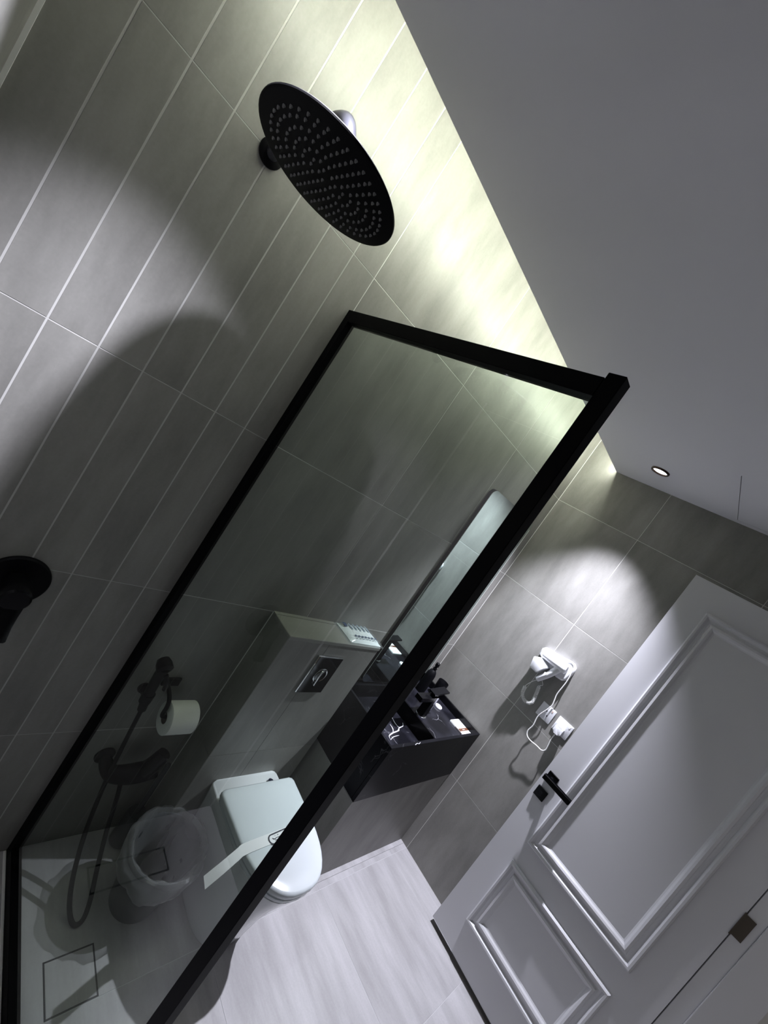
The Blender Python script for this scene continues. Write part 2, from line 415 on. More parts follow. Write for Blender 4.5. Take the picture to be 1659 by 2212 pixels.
# door frame
JXI = 2.462
bm = bmesh.new()
box(bm, JXI - .008, 2.50, YC - .035, YC + .0185, 0, 2.325, .001, 1); box(bm, JXI - .016, 2.50, YC - .155, YC - .035, 0, 2.325, .002, 1)
box(bm, 1.63, 1.668, YC - .155, YC, 0, 2.325, .002, 1); box(bm, 1.668, JXI, YC - .155, YC, 2.300, 2.330, .002, 1)
struct(build('door_frame', bm, M['jamb']), 'grey white door frame')
bm = bmesh.new(); box(bm, 1.57, 1.63, YC - .0, YC + .012, 0, 2.39, .003, 1); box(bm, 1.57, 2.655, YC, YC + .012, 2.33, 2.39, .003, 1); box(bm, 2.502, 2.56, YC, YC + .012, 0, 2.39, .003, 1)
struct(build('trim_4', bm, M['jamb']), 'grey white architrave around the doorway')

# ---------------------------------------------------------------- open door leaf
DO = Vector((2.503, 0.341, 0.0)); ang = math.atan(0.0667)
Us = Vector((-math.sin(ang), -math.cos(ang), 0)); Ns = Vector((-math.cos(ang), math.sin(ang), 0))   # along leaf to hinge, out of its face
def LF(s, z, d): return DO + Us * s + Ns * d + Vector((0, 0, z))
def lbox(bm, s0, s1, z0, z1, d0, d1, bev=0, seg=2):
    r = bmesh.ops.create_cube(bm, size=1.0); vs = r['verts']
    for v in vs: v.co = LF(s0 + (v.co.x + .5) * (s1 - s0), z0 + (v.co.z + .5) * (z1 - z0), d0 + (v.co.y + .5) * (d1 - d0))
    if bev > 0: bmesh.ops.bevel(bm, geom=list({e for v in vs for e in v.link_edges}), offset=bev, segments=seg, profile=.5, affect='EDGES')
door = thing('door_1', 'open grey white panelled door leaf', None, LF(.78, .028, 0)); door['kind'] = 'structure'
bm = bmesh.new(); lbox(bm, 0, .779, .028, 2.293, -.040, 0, .0012, 1); build('door_panel', bm, M['door'], door)
bm = bmesh.new(); lbox(bm, .004, .775, .0245, .0278, -.036, -.004); build('door_gap_shade', bm, M['gap'], door)  # thin dark strip stands in for the shaded gap under the leaf
def moulding(name, s0, s1, z0, z1):
    prof = [(0, 0), (.002, .012), (.008, .018), (.016, .017), (.022, .009), (.026, .004), (.034, .003), (.040, .004), (.043, .012), (.052, .014), (.060, .010), (.067, .003), (.073, 0)]
    bm = bmesh.new(); rings = []
    for t, d in prof:
        rings.append([LF(s0 + t, z0 + t, d), LF(s1 - t, z0 + t, d), LF(s1 - t, z1 - t, d), LF(s0 + t, z1 - t, d)])
    loft(bm, rings, False, False)
    build(name, bm, M['door'], door)
moulding('moulding', .123, .657, .730, 2.160)
moulding('moulding', .120, .657, .204, .608)
bm = bmesh.new(); lbox(bm, .777, .815, 1.154, 1.251, -.0008, .0006); lbox(bm, .777, .783, 1.150, 1.255, -.004, .006)
build('hinge', bm, M['bronze'], door)
bm = bmesh.new(); lbox(bm, .777, .815, 0.30, 0.40, -.0008, .0006); build('hinge', bm, M['bronze'], door)
def door_handle(side):
    sg = 1 if side > 0 else -1; o_ = 0 if side > 0 else -.040
    D = lambda d: o_ + sg * d
    def lb(bm, s0, s1, z0, z1, d0, d1, bev=.001):
        a, b = sorted((D(d0), D(d1))); lbox(bm, s0, s1, z0, z1, a, b, bev, 2)
    bm = bmesh.new(); lb(bm, .019, .071, 1.019, 1.071, 0, .009); h = build('door_handle', bm, M['satin_black'], door)
    bm = bmesh.new(); lathe(bm, LF(.045, 1.045, D(.008)), Ns * sg, [(0, .011), (.034, .011)], 20)
    lb(bm, .021 if side > 0 else .0, .165, 1.034, 1.056, .042, .058, .003)
    build('lever', bm, M['satin_black'], h, 40)
    bm = bmesh.new(); lb(bm, .018, .070, .925, .977, 0, .009); e = build('lock_plate', bm, M['satin_black'], door)
    bm = bmesh.new(); lathe(bm, LF(.044, .951, D(.008)), Ns * sg, [(0, .012), (.004, .012), (.005, .010)], 20); build('thumb_turn', bm, M['satin_black'], e)
door_handle(1); door_handle(-1)

# ---------------------------------------------------------------- shower screen
scr = thing('shower_screen', 'black framed fixed glass shower screen beside the toilet', 'shower screen', (.69, .77, 0))
fx0, fx1 = .675, .705
bm = bmesh.new(); box(bm, fx0, fx1, 1.180, YA - .0005, .002, 2.2155, .001, 1); build('wall_channel', bm, M['black_frame'], scr)
bm = bmesh.new(); box(bm, fx0, fx1, .334, .367, .002, 2.226, .001, 1); build('post', bm, M['black_frame'], scr)
bm = bmesh.new(); box(bm, fx0, fx1, .3675, 1.1795, 2.179, 2.2155, .001, 1); build('top_rail', bm, M['black_frame'], scr)
bm = bmesh.new(); box(bm, fx0, fx1, .3675, 1.1795, .002, .042, .001, 1); build('bottom_rail', bm, M['black_frame'], scr)
bm = bmesh.new(); box(bm, .686, .694, .355, 1.192, .03, 2.19); build('glass_pane', bm, M['glass'], scr)
bm = bmesh.new(); box(bm, fx0 - .009, fx0, .37, YA - .002, .0005, .006, .002, 1); build('silicone_bead', bm, M['silicone'], scr)

# ---------------------------------------------------------------- rain shower head
hc = Vector((.306, .869, 2.261)); hn = Vector((.068, .019, 1)).normalized()
sh = thing('rain_shower_head', 'large round black rain shower head on a wall arm', 'shower head', (.30, YA, 2.34))
bm = bmesh.new(); lathe(bm, hc, hn, [(0, 0.001), (0, .146), (.001, .1485), (.003, .150), (.006, .150), (.008, .148), (.012, .06), (.016, .035), (.030, .028), (.030, 0.001)], 72, False)
build('head_plate', bm, M['black'], sh, 35)
hu, hv, _ = frame_from(hn)
bm = bmesh.new()
for rr, n_ in ((.018, 6), (.036, 12), (.054, 18), (.072, 24), (.090, 30), (.108, 36), (.122, 40)):
    for k in range(n_):
        a = 2 * PI * k / n_; c = hc + (hu * math.cos(a) + hv * math.sin(a)) * rr
        lathe(bm, c + hn * .0005, -hn, [(0, .0033), (.0022, .0028), (.0050, .0012)], 6)
nz_ = build('nozzles', bm, M['nozzle'], sh); nz_['kind'] = 'stuff'
bm = bmesh.new(); tube(bm, [(.291, YA - .004, 2.340), (.291, 1.15, 2.346), (.293, 1.06, 2.366), (.296, .98, 2.385), (.300, .925, 2.382), (.303, .888, 2.354), hc + hn * .055, hc + hn * .028], lambda t: .0165 - .003 * t, 18, 7)
build('arm', bm, M['arm'], sh, True)
bm = bmesh.new(); lathe(bm, hc + hn * .022, hn, [(0, .019), (.012, .021), (.024, .019), (.028, .014)], 24); build('ball_joint', bm, M['black'], sh, 40)
bm = bmesh.new(); lathe(bm, (.291, YA, 2.340), (0, -1, 0), [(0, .031), (.004, .031), (.009, .026), (.012, .014)], 32); build('wall_flange', bm, M['black'], sh, 35)

# shower mixer
mx_ = thing('shower_mixer', 'round black shower mixer with a downward lever on the tiled wall', 'tap', (.284, YA, 1.092))
bm = bmesh.new(); lathe(bm, (.284, YA, 1.092), (0, -1, 0), [(0, .074), (.007, .074), (.011, .070), (.013, .036)], 56); build('cover_plate', bm, M['black'], mx_, 35)
bm = bmesh.new(); lathe(bm, (.284, YA - .010, 1.092), (0, -1, 0), [(0, .030), (.045, .029), (.048, .033), (.080, .033), (.085, .028)], 36); build('valve_body', bm, M['satin_black'], mx_, 35)
bm = bmesh.new()
rings = []
for t, wd, y_, z_ in ((0, .026, 1.128, 1.085), (.3, .022, 1.118, 1.050), (.6, .021, 1.113, 1.020), (.85, .023, 1.110, .995), (1, .024, 1.109, .980)):
    rings.append([Vector((.284 + a * wd, y_ + b * .009, z_ + b * .003)) for a, b in ((-1, -.6), (-.8, -1), (.8, -1), (1, -.6), (1, .6), (.8, 1), (-.8, 1), (-1, .6))])
loft(bm, rings); build('lever', bm, M['satin_black'], mx_, 50)

# ---------------------------------------------------------------- toilet
def dshape(x0, x1, yb, yf, rf, z, n=20, squeeze=0.0, corner=.02):
    """outline seen from above: straight back at yb, sides, rounded front at yf"""
    cx = (x0 + x1) / 2; hw = (x1 - x0) / 2; out = []
    for k in range(n + 1):                       # front curve (superellipse half)
        a = PI * k / n; c, s = math.cos(a), math.sin(a)
        e = 0.80
        out.append(Vector((cx + hw * math.copysign(abs(c) ** e, c), yf + rf - rf * abs(s) ** e, z)))
    L = [Vector((x0 + squeeze, yb - corner, z)), Vector((x0 + squeeze + corner * .3, yb - corner * .3, z)), Vector((x0 + squeeze + corner, yb, z)),
         Vector((x1 - squeeze - corner, yb, z)), Vector((x1 - squeeze - corner * .3, yb - corner * .3, z)), Vector((x1 - squeeze, yb - corner, z))]
    return out + L
wc = thing('toilet', 'white back-to-wall toilet with closed lid in front of the tiled boxing', 'toilet', (1.37, by, 0))
bm = bmesh.new()
loft(bm, [dshape(1.245, 1.505, by, .655, .16, 0.001), dshape(1.24, 1.51, by, .650, .17, .02), dshape(1.232, 1.518, by, .630, .19, .15),
          dshape(1.220, 1.532, by, .590, .22, .28), dshape(1.210, 1.542, by, .560, .26, .36), dshape(1.206, 1.546, by, .548, .28, .392), dshape(1.212, 1.540, by, .554, .27, .398)])
build('bowl', bm, M['ceramic'], wc, 50)
bm = bmesh.new(); loft(bm, [dshape(1.204, 1.548, .968, .546, .28, .402, corner=.02), dshape(1.198, 1.554, .970, .541, .285, .406), dshape(1.197, 1.555, .970, .540, .285, .418), dshape(1.203, 1.549, .966, .546, .28, .422)])
build('seat', bm, M['seat_white'], wc, 50)
bm = bmesh.new()
loft(bm, [dshape(1.200, 1.552, .966, .543, .285, .427, squeeze=-.004), dshape(1.191, 1.559, .972, .536, .29, .431, squeeze=-.004), dshape(1.190, 1.560, .973, .535, .29, .446, squeeze=-.004), dshape(1.193, 1.557, .971, .538, .288, .453, squeeze=-.004),
          dshape(1.200, 1.550, .965, .545, .28, .456, squeeze=-.004), dshape(1.230, 1.520, .94, .60, .25, .4565, squeeze=-.003)])
lid = build('lid', bm, M['seat_white'], wc, 60)
for x_ in (1.482,):
    bm = bmesh.new(); lathe(bm, (x_, 1.000, .397), (0, 0, 1), [(0, .014), (.012, .014), (.015, .010)], 24); build('hinge_cap', bm, principled('dark_blue_cap', (.01, .012, .03), .3), wc, 40)
# paper band across the lid
sb = thing('paper_band', 'white paper hygiene band laid across the toilet lid', 'paper band', (1.36, .74, .457))
bm = bmesh.new()
pt = [(1.040, .690, .425), (1.10, .703, .452), (1.16, .722, .4595), (1.20, .733, .4590), (1.35, .742, .4582), (1.50, .752, .4585), (1.552, .760, .4600), (1.585, .775, .490), (1.592, .80, .53)]
L1, L2, L3, L4 = [], [], [], []
P_ = catmull(pt, 5)
for p in P_:
    h = .0195
    L1.append(bm.verts.new(p + Vector((.006, h, 0)))); L2.append(bm.verts.new(p + Vector((-.002, -h, 0))))
    L3.append(bm.verts.new(p + Vector((.006, h, .0006)))); L4.append(bm.verts.new(p + Vector((-.002, -h, .0006))))
for i in range(len(P_) - 1):
    bm.faces.new((L1[i], L1[i+1], L2[i+1], L2[i])); bm.faces.new((L3[i], L3[i+1], L4[i+1], L4[i]))
    bm.faces.new((L1[i], L1[i+1], L3[i+1], L3[i])); bm.faces.new((L2[i], L2[i+1], L4[i+1], L4[i]))
band = build('band', bm, M['paper'], sb, True)
bm = bmesh.new()
def oval(cx, cy, a, b, r, n=8): return [(cx + p[0], cy + p[1]) for p in rrect(-a, a, -b, b, r, n)]
lc = (1.362, .738)
rot = .09
def onlid(u, v, d): 
    c, s = math.cos(rot), math.sin(rot); du, dv = u - lc[0], v - lc[1]
    return Vector((lc[0] + du * c - dv * s, lc[1] + du * s + dv * c, d))
o_out = oval(*lc, .058, .0195, .0190); o_in = oval(*lc, .0525, .0150, .0145)
A = [bm.verts.new(onlid(u, v, .4602)) for u, v in o_out]; B = [bm.verts.new(onlid(u, v, .4602)) for u, v in o_in]
for i in range(len(A)): bm.faces.new((A[i], A[(i+1) % len(A)], B[(i+1) % len(A)], B[i]))
build('logo_border', bm, M['dark_ink'], band)
bm = bmesh.new()
tube(bm, [onlid(1.326, .742, .4602), onlid(1.329, .737, .4602), onlid(1.345, .738, .4602), onlid(1.356, .7375, .4602), onlid(1.37, .740, .4602), onlid(1.385, .738, .4602), onlid(1.398, .741, .4602)], .0011, 6, 4)
for u, v in ((1.340, .7445), (1.352, .7455), (1.356, .7455), (1.378, .746), (1.334, .7325)): box(bm, u - .001, u + .001, v - .001, v + .001, .4600, .4606)
for k in range(9):
    u = 1.334 + k * .0065; box(bm, u, u + .0042, .7275, .7300, .4600, .4606)
build('logo_lettering', bm, M['dark_ink'], band)

# flush plate
fp = thing('flush_plate', 'chrome edged rectangular flush plate on the boxing', 'flush plate', (1.394, by, .876))
bm = bmesh.new(); box(bm, 1.317, 1.470, by - .010, by - .0003, .877, 1.070, .0025, 2); build('plate', bm, M['chrome'], fp, 40)
bm = bmesh.new(); box(bm, 1.324, 1.4695, by - .0125, by - .0095, .879, 1.067, .001, 1); build('mirror_face', bm, M['dark_chrome'], fp)
bm = bmesh.new(); lathe(bm, (1.394, by - .0120, .973), (0, -1, 0), [(0, .036), (.002, .036), (.003, .034), (.0015, .031), (.001, .001)], 40, False); build('button_ring', bm, M['chrome'], fp, 40)
bm = bmesh.new(); lathe(bm, (1.394, by - .0120, .973), (0, -1, 0), [(0, .029), (.003, .029), (.0045, .024), (.0048, .001)], 40, False); rb = build('round_button', bm, M['dark_chrome'], fp, 40)
bm = bmesh.new(); prism(bm, rrect(-.010, .010, -.052, .030, .009), lambda u, v, d: Vector((1.388 + u + .004 * (v < -.02), d, .973 + v)), by - .0165, by - .0210, .002, 2); build('small_button', bm, M['chrome'], rb, 40)

# packet on the boxing
pk = thing('wrapped_towel_packet', 'flat clear plastic packet of printed cloths on the boxing ledge', 'packet', (1.585, 1.125, bz))
def pkp(u, v, d):
    a = -.02; return Vector((1.582 + u * math.cos(a) - v * math.sin(a), 1.132 + u * math.sin(a) + v * math.cos(a), bz + d))
bm = bmesh.new(); 
def pillow(bm, hw, hh, t, nx=18, ny=12, wr=.0012, z0=.001):
    g1 = [[None] * (ny + 1) for _ in range(nx + 1)]; g2 = [[None] * (ny + 1) for _ in range(nx + 1)]
    for i in range(nx + 1):
        for j in range(ny + 1):
            u, v = -hw + 2 * hw * i / nx, -hh + 2 * hh * j / ny
            e = min(1, 6 * min(i / nx, 1 - i / nx)) * min(1, 6 * min(j / ny, 1 - j / ny))
            zt = z0 + .0015 + t * e ** .5 + wr * noise.noise(Vector((u * 60, v * 60, t * 99)))
            g1[i][j] = bm.verts.new(pkp(u, v, zt)); g2[i][j] = bm.verts.new(pkp(u, v, z0))
    for i in range(nx):
        for j in range(ny):
            bm.faces.new((g1[i][j], g1[i+1][j], g1[i+1][j+1], g1[i][j+1])); bm.faces.new((g2[i][j], g2[i][j+1], g2[i+1][j+1], g2[i+1][j]))
    for i in range(nx):
        bm.faces.new((g1[i][0], g2[i][0], g2[i+1][0], g1[i+1][0])); bm.faces.new((g1[i][ny], g1[i+1][ny], g2[i+1][ny], g2[i][ny]))
    for j in range(ny):
        bm.faces.new((g1[0][j], g1[0][j+1], g2[0][j+1], g2[0][j])); bm.faces.new((g1[nx][j], g2[nx][j], g2[nx][j+1], g1[nx][j+1]))
pillow(bm, .108, .068, .014); build('folded_cloths', bm, M['towel'], pk, True)
bm = bmesh.new(); pillow(bm, .124, .078, .0195, 26, 18, .0030, .0004); build('clear_wrapper', bm, M['wrap'], pk, 30)
def mark(name, u0, u1, v0, v1, mat, cache={}):
    key = (name, round(u1 - u0, 4), round(v1 - v0, 4))
    if key not in cache:
        bm = bmesh.new(); box(bm, -(u1-u0)/2, (u1-u0)/2, -(v1-v0)/2, (v1-v0)/2, -.0001, .0001); cache[key] = bpy.data.meshes.new(name); bm.to_mesh(cache[key]); bm.free(); cache[key].materials.append(mat)
    o = bpy.data.objects.new(name, cache[key]); COL.objects.link(o); o.parent = pk
    o.location = pkp((u0+u1)/2, (v0+v1)/2, .0203) - wl(pk); o.rotation_euler = (0, 0, -.02)
mark('blue_block', -.092, -.070, .028, .056, M['blue_ink'])
for k in range(7): mark('blue_icon', -.070 + k * .0235, -.057 + k * .0235, -.042, -.030, M['blue_ink'])
for k in range(5): mark('grey_stripe', -.056 + k * .030, -.044 + k * .030, .012, .055, M['grey_ink'])
for k in range(7): mark('small_print', -.070 + k * .0235, -.054 + k * .0235, -.052, -.048, M['grey_ink'])

# ---------------------------------------------------------------- toilet roll holder
tp = thing('toilet_roll_holder', 'black wall bracket carrying the toilet roll', 'toilet roll holder', (.86, YA, .775))
bm = bmesh.new(); box(bm, .838, .905, YA - .010, YA - .0003, .757, .790, .002, 2); build('mounting_plate', bm, M['black'], tp)
bm = bmesh.new(); tube(bm, [(.855, YA - .008, .774), (.850, 1.150, .774), (.846, 1.118, .766), (.846, 1.110, .745), (.848, 1.110, .712), (.862, 1.110, .703), (.90, 1.110, .703), (.985, 1.110, .703)], .0075, 12, 5); build('arm', bm, M['black'], tp, True)
tr_ = thing('toilet_roll', 'white toilet paper roll on the black bracket', 'toilet roll', (.925, 1.110, .642))
bm = bmesh.new(); lathe(bm, (.862, 1.110, .698), (1, 0, 0), [(0, .020), (0, .053), (.003, .057), (.103, .057), (.106, .053), (.106, .020), (0, .020)], 48, False); build('paper', bm, M['tissue'], tr_, 40)
bm = bmesh.new(); lathe(bm, (.8615, 1.110, .698), (1, 0, 0), [(0, .0185), (.107, .0185), (.107, .0203), (0, .0203), (0, .0185)], 32, False); build('cardboard_core', bm, M['cardboard'], tr_, 40)

# ---------------------------------------------------------------- bidet sprayer, hose and valve
sp = thing('bidet_sprayer', 'black hand bidet sprayer hanging on the wall with its hose looped to the floor', 'bidet sprayer', (.79, YA, .75))
bm = bmesh.new(); tube(bm, [(.790, 1.150, .700), (.782, 1.150, .745), (.776, 1.148, .80), (.768, 1.140, .86), (.764, 1.130, .90)], lambda t: .0150 + .005 * t, 14, 5); sph = build('handle', bm, M['black'], sp, True)
bm = bmesh.new(); lathe(bm, (.762, 1.148, .905), (.10, -.92, -.28), [(-.016, .010), (-.012, .020), (.004, .026), (.026, .027), (.030, .022), (.030, .001)], 28, False); build('spray_head', bm, M['black'], sp, 40)
bm = bmesh.new(); tube(bm, [(.772, 1.112, .885), (.786, 1.106, .860), (.797, 1.112, .825)], .008, 10, 4); build('trigger', bm, M['satin_black'], sph, True)
bm = bmesh.new(); lathe(bm, (.786, YA - .0005, .742), (0, -1, 0), [(0, .020), (.008, .020), (.010, .015), (.030, .013)], 24); lathe(bm, (.782, 1.150, .735), (-.04, 0, 1), [(0, .020), (.035, .022)], 24); build('wall_holder', bm, M['black'], sp, 40)
bm = bmesh.new()
tube(bm, [(.790, 1.150, .702), (.797, 1.148, .62), (.803, 1.140, .52), (.810, 1.130, .42), (.815, 1.105, .31), (.818, 1.06, .20), (.826, 1.00, .10), (.838, .945, .040), (.858, .905, .012), (.885, .905, .013), (.898, .94, .045), (.894, 1.00, .12), (.886, 1.06, .22), (.880, 1.10, .31), (.872, 1.130, .376)], .0078, 10, 8)
build('hose', bm, M['black'], sp, True)
vt = thing('bidet_tap', 'small black wall tap below the bidet sprayer', 'tap', (.80, YA, .42))
bm = bmesh.new(); lathe(bm, (.803, YA - .0005, .425), (0, -1, 0), [(0, .034), (.006, .034), (.012, .028), (.020, .018)], 28); build('wall_flange', bm, M['black'], vt, 40)
bm = bmesh.new(); tube(bm, [(.803, YA - .015, .425), (.806, 1.165, .422), (.825, 1.140, .412), (.870, 1.132, .408), (.93, 1.130, .412), (.975, 1.130, .425)], lambda t: .020 + .016 * min(1, t * 1.4), 16, 5); build('tap_body', bm, M['black'], vt, True)
bm = bmesh.new(); tube(bm, [(.935, 1.125, .425), (.948, 1.120, .460), (.957, 1.118, .495), (.962, 1.118, .512)], lambda t: .034 - .009 * t, 16, 4); build('lever', bm, M['satin_black'], vt, True)

# toilet brush
tb = thing('toilet_brush', 'dark toilet brush in a round holder in the corner by the boxing', 'toilet brush', (1.045, 1.155, 0))
bm = bmesh.new(); lathe(bm, (1.045, 1.155, .001), (0, 0, 1), [(0, .038), (.004, .042), (.14, .040), (.150, .034), (.150, .014)], 32); build('holder', bm, M['bin'], tb, 40)
bm = bmesh.new(); tube(bm, [(1.045, 1.155, .148), (1.045, 1.155, .26), (1.045, 1.155, .395)], .0115, 12); lathe(bm, (1.045, 1.155, .395), (0, 0, 1), [(0, .0115), (.006, .009), (.009, .001)], 12); build('handle', bm, M['bin'], tb, 40)

# bin with liner
bn = thing('waste_bin', 'dark round waste bin with a clear plastic liner beside the toilet', 'waste bin', (1.065, .935, 0))
bc = Vector((1.065, .930, 0))
bm = bmesh.new(); lathe(bm, bc + Vector((0, 0, .001)), (0, 0, 1), [(0, .084), (.003, .089), (.25, .128), (.256, .131), (.256, .126), (.25, .124), (.008, .085), (.008, .001)], 48, False); build('bucket', bm, M['bin'], bn, 40)
bm = bmesh.new()
prof = [(.165, .131), (.175, .139), (.20, .144), (.23, .149), (.255, .152), (.272, .147), (.276, .136), (.262, .124), (.24, .118), (.20, .113), (.15, .105), (.10, .097), (.06, .088), (.035, .075), (.022, .05), (.018, .004)]
nn = 72; rings = []
for t, r in prof:
    rg = []
    for i in range(nn):
        a = 2 * PI * i / nn
        k = 1 + (.07 if r > .112 else .06) * noise.noise(Vector((math.cos(a) * 3.2, math.sin(a) * 3.2, t * 16))) + .040 * noise.noise(Vector((math.cos(a) * 9, math.sin(a) * 9, t * 34)))
        dz = .016 * noise.noise(Vector((math.cos(a) * 2.3 + 7, math.sin(a) * 2.3, t * 3))) * (1 if t < .2 and r > .11 else .5)
        rg.append(bc + Vector((math.cos(a) * r * k, math.sin(a) * r * k, t + dz)))
    rings.append(rg)
loft(bm, rings, False, True); build('liner', bm, M['bag'], bn, 60)

# floor drains
dr = thing('square_floor_drain', 'square tiled floor drain with a dark slot in the main floor', 'floor drain', (.848, .762, 0))
def slotframe(x0, x1, y0, y1, t, parent):
    bm = bmesh.new()
    for a in ((x0, x1, y0, y0 + t), (x0, x1, y1 - t, y1), (x0, x0 + t, y0 + t, y1 - t), (x1 - t, x1, y0 + t, y1 - t)): box(bm, *a, -.0012, .0006)
    build('slot', bm, M['drain'], parent)
slotframe(.775, .920, .690, .835, .0048, dr)
bm = bmesh.new(); box(bm, .781, .914, .696, .829, -.0005, .0008); build('tile_insert', bm, M['floor_tile'], dr)
dr = thing('long_shower_drain', 'long narrow shower drain with a thin dark slot near the wall', 'floor drain', (.305, 1.031, 0))
slotframe(.155, .453, .982, 1.080, .0068, dr)
bm = bmesh.new(); box(bm, .163, .445, .990, 1.072, -.0005, .0008); build('tile_insert', bm, M['floor_tile'], dr)

# ---------------------------------------------------------------- black marble basin
SX0, SX1, SY0, SZ0, SZ1 = 1.732, XB - .001, .738, .538, .855
bs = thing('washbasin', 'wall-hung black marble box basin with a recessed bowl', 'washbasin', (2.2, YA, SZ0))
IX0, IX1, IY0, IY1, IZ = 1.747, 2.224, .757, 1.17, .729
DZ = .812
bm = bmesh.new(); box(bm, SX0, SX1, SY0, SY0 + .018, SZ0, SZ1, .0012, 1); build('front_panel', bm, M['marble_dark'], bs)
bm = bmesh.new(); box(bm, SX0, SX0 + .014, SY0 + .0185, YA - .001, SZ0, SZ1, .0012, 1); build('side_panel', bm, M['marble_dark'], bs)
bm = bmesh.new(); box(bm, IX0, IX1, IY0, IY1, IZ - .02, IZ, 0); build('bowl_floor', bm, M['marble'], bs)
bm = bmesh.new(); box(bm, IX0, IX1, IY1, YA - .001, IZ - .02, DZ - .0002, 0); build('bowl_back', bm, M['satin_black'], bs)
bm = bmesh.new(); box(bm, IX1 - .0, IX1 + .012, IY0, YA - .001, SZ0 + .02, DZ - .0002, .0008, 1); build('bowl_side', bm, M['satin_black'], bs)
bm = bmesh.new(); box(bm, IX1 + .0125, 2.6445, IY0, YA - .001, DZ - .02, DZ, .0005, 1); build('deck', bm, M['marble'], bs)
bm = bmesh.new(); box(bm, 2.645, SX1, IY0, YA - .001, SZ0 + .02, SZ1, .0008, 1); build('end_panel', bm, M['satin_black'], bs)
bm = bmesh.new(); box(bm, SX0 + .015, SX1, SY0 + .019, YA - .001, SZ0, SZ0 + .018); build('underside', bm, M['marble'], bs)
# broad white vein over the bowl floor
bm = bmesh.new()
def ribbon(pts, wd, z):
    P = catmull([(a, b, z) for a, b in pts], 5); n = len(P); L, Rr = [], []
    for i, p in enumerate(P):
        d = (P[min(i+1, n-1)] - P[max(i-1, 0)]).normalized(); q = Vector((-d.y, d.x, 0)); t = i / (n - 1)
        h = wd * (.35 + .65 * math.sin(PI * t)) * (1 + .5 * noise.noise(p * 60))
        L.append(bm.verts.new(p + q * h)); Rr.append(bm.verts.new(p - q * h))
    for i in range(n - 1): bm.faces.new((L[i], L[i+1], Rr[i+1], Rr[i]))
zf = IZ + .0004
ribbon([(1.986, 0.878), (1.997, 0.903), (2.049, 0.918), (2.106, 0.928), (2.132, 0.944), (2.179, 0.954), (2.200, 0.975)], .0035, zf)
ribbon([(2.049, 0.918), (2.070, 0.944), (2.075, 0.975)], .003, zf); ribbon([(2.132, 0.944), (2.127, 0.980), (2.143, 1.032)], .0022, zf)
ribbon([(1.986, 0.878), (2.023, 0.893), (2.085, 0.899)], .002, zf)
build('bowl_vein', bm, M['vein'], bs)
bm = bmesh.new(); tube(bm, [(1.925, SY0 - .0002, .8553), (1.95, SY0 + .006, .8553), (1.962, SY0 + .002, .8553), (1.98, SY0 + .008, .8553)], .0016, 6, 3); build('rim_vein', bm, M['vein'], bs)
bm = bmesh.new(); lathe(bm, (2.05, 1.04, IZ), (0, 0, 1), [(0, .026), (.003, .026), (.005, .020), (.005, .001)], 28, False); build('waste_cover', bm, M['satin_black'], bs, 40)

zt = DZ
fc = thing('basin_tap', 'black square basin tap on the marble deck', 'tap', (2.280, .953, zt))
bm = bmesh.new(); box(bm, 2.257, 2.303, .930, .976, zt + .003, .952, .0015, 2); build('column', bm, M['satin_black'], fc)
bm = bmesh.new(); box(bm, 2.125, 2.2565, .930, .976, .922, .950, .0015, 2); build('spout', bm, M['satin_black'], fc)
bm = bmesh.new(); box(bm, 2.264, 2.296, .937, .969, .952, .966, .001, 1); box(bm, 2.235, 2.385, .928, .978, .999, 1.009, .0015, 2, mat=Matrix.Translation((2.28, 0, .972)) @ Matrix.Rotation(math.radians(-7), 4, 'Y') @ Matrix.Translation((-2.28, 0, -1.0))); build('handle', bm, M['satin_black'], fc)
bm = bmesh.new(); lathe(bm, (2.28, .953, zt), (0, 0, 1), [(0, .035), (.003, .035), (.004, .033)], 32); build('base_ring', bm, M['chrome'], fc, 40)
bm = bmesh.new(); box(bm, 2.2975, 2.3035, .9290, .9299, .868, .950); box(bm, 2.2850, 2.2965, .9290, .9299, .905, .950); build('side_reflection_strips', bm, M['pale_reflection'], fc)  # pale strips stand in for the door's reflection on the column side

bt = thing('soap_dispenser', 'tall matt black bottle with a pump in the corner of the basin deck', 'soap dispenser', (2.485, 1.138, zt))
bm = bmesh.new(); lathe(bm, (2.485, 1.138, zt), (0, 0, 1), [(0, .028), (.003, .0315), (.115, .0315), (.137, .030), (.156, .024), (.166, .015), (.170, .011), (.176, .011)], 36); build('bottle', bm, M['black'], bt, 45)
bm = bmesh.new(); lathe(bm, (2.485, 1.138, zt + .176), (0, 0, 1), [(0, .014), (.006, .014), (.008, .009), (.018, .009), (.020, .0135), (.042, .0135), (.045, .010)], 28); build('pump_cap', bm, M['satin_black'], bt, 45)
cp = thing('black_tumbler', 'open black tumbler behind the basin tap', 'tumbler', (2.600, 1.088, zt))
bm = bmesh.new(); lathe(bm, (2.600, 1.088, zt), (0, 0, 1), [(0, .030), (.002, .032), (.118, .0365), (.120, .0355), (.118, .034), (.006, .028), (.006, .001)], 40, False); build('cup', bm, M['black'], cp, 45)
so = thing('round_soap', 'small round white wrapped soap beside the basin tap', 'soap', (2.538, .997, zt))
bm = bmesh.new(); lathe(bm, (2.538, .997, zt), (0, 0, 1), [(0, .022), (.002, .0245), (.009, .0245), (.012, .022), (.0125, .001)], 36, False); build('bar', bm, M['white_plastic'], so, 50)
bm = bmesh.new(); box(bm, 2.528, 2.541, 1.003, 1.0046, zt + .0122, zt + .0128); build('print', bm, M['teal_ink'], so)
cd = thing('toiletry_sachet', 'white paper sachet with a brown band at the front of the basin deck', 'sachet', (2.590, .830, zt))
cx_, cy_ = 2.590, .832
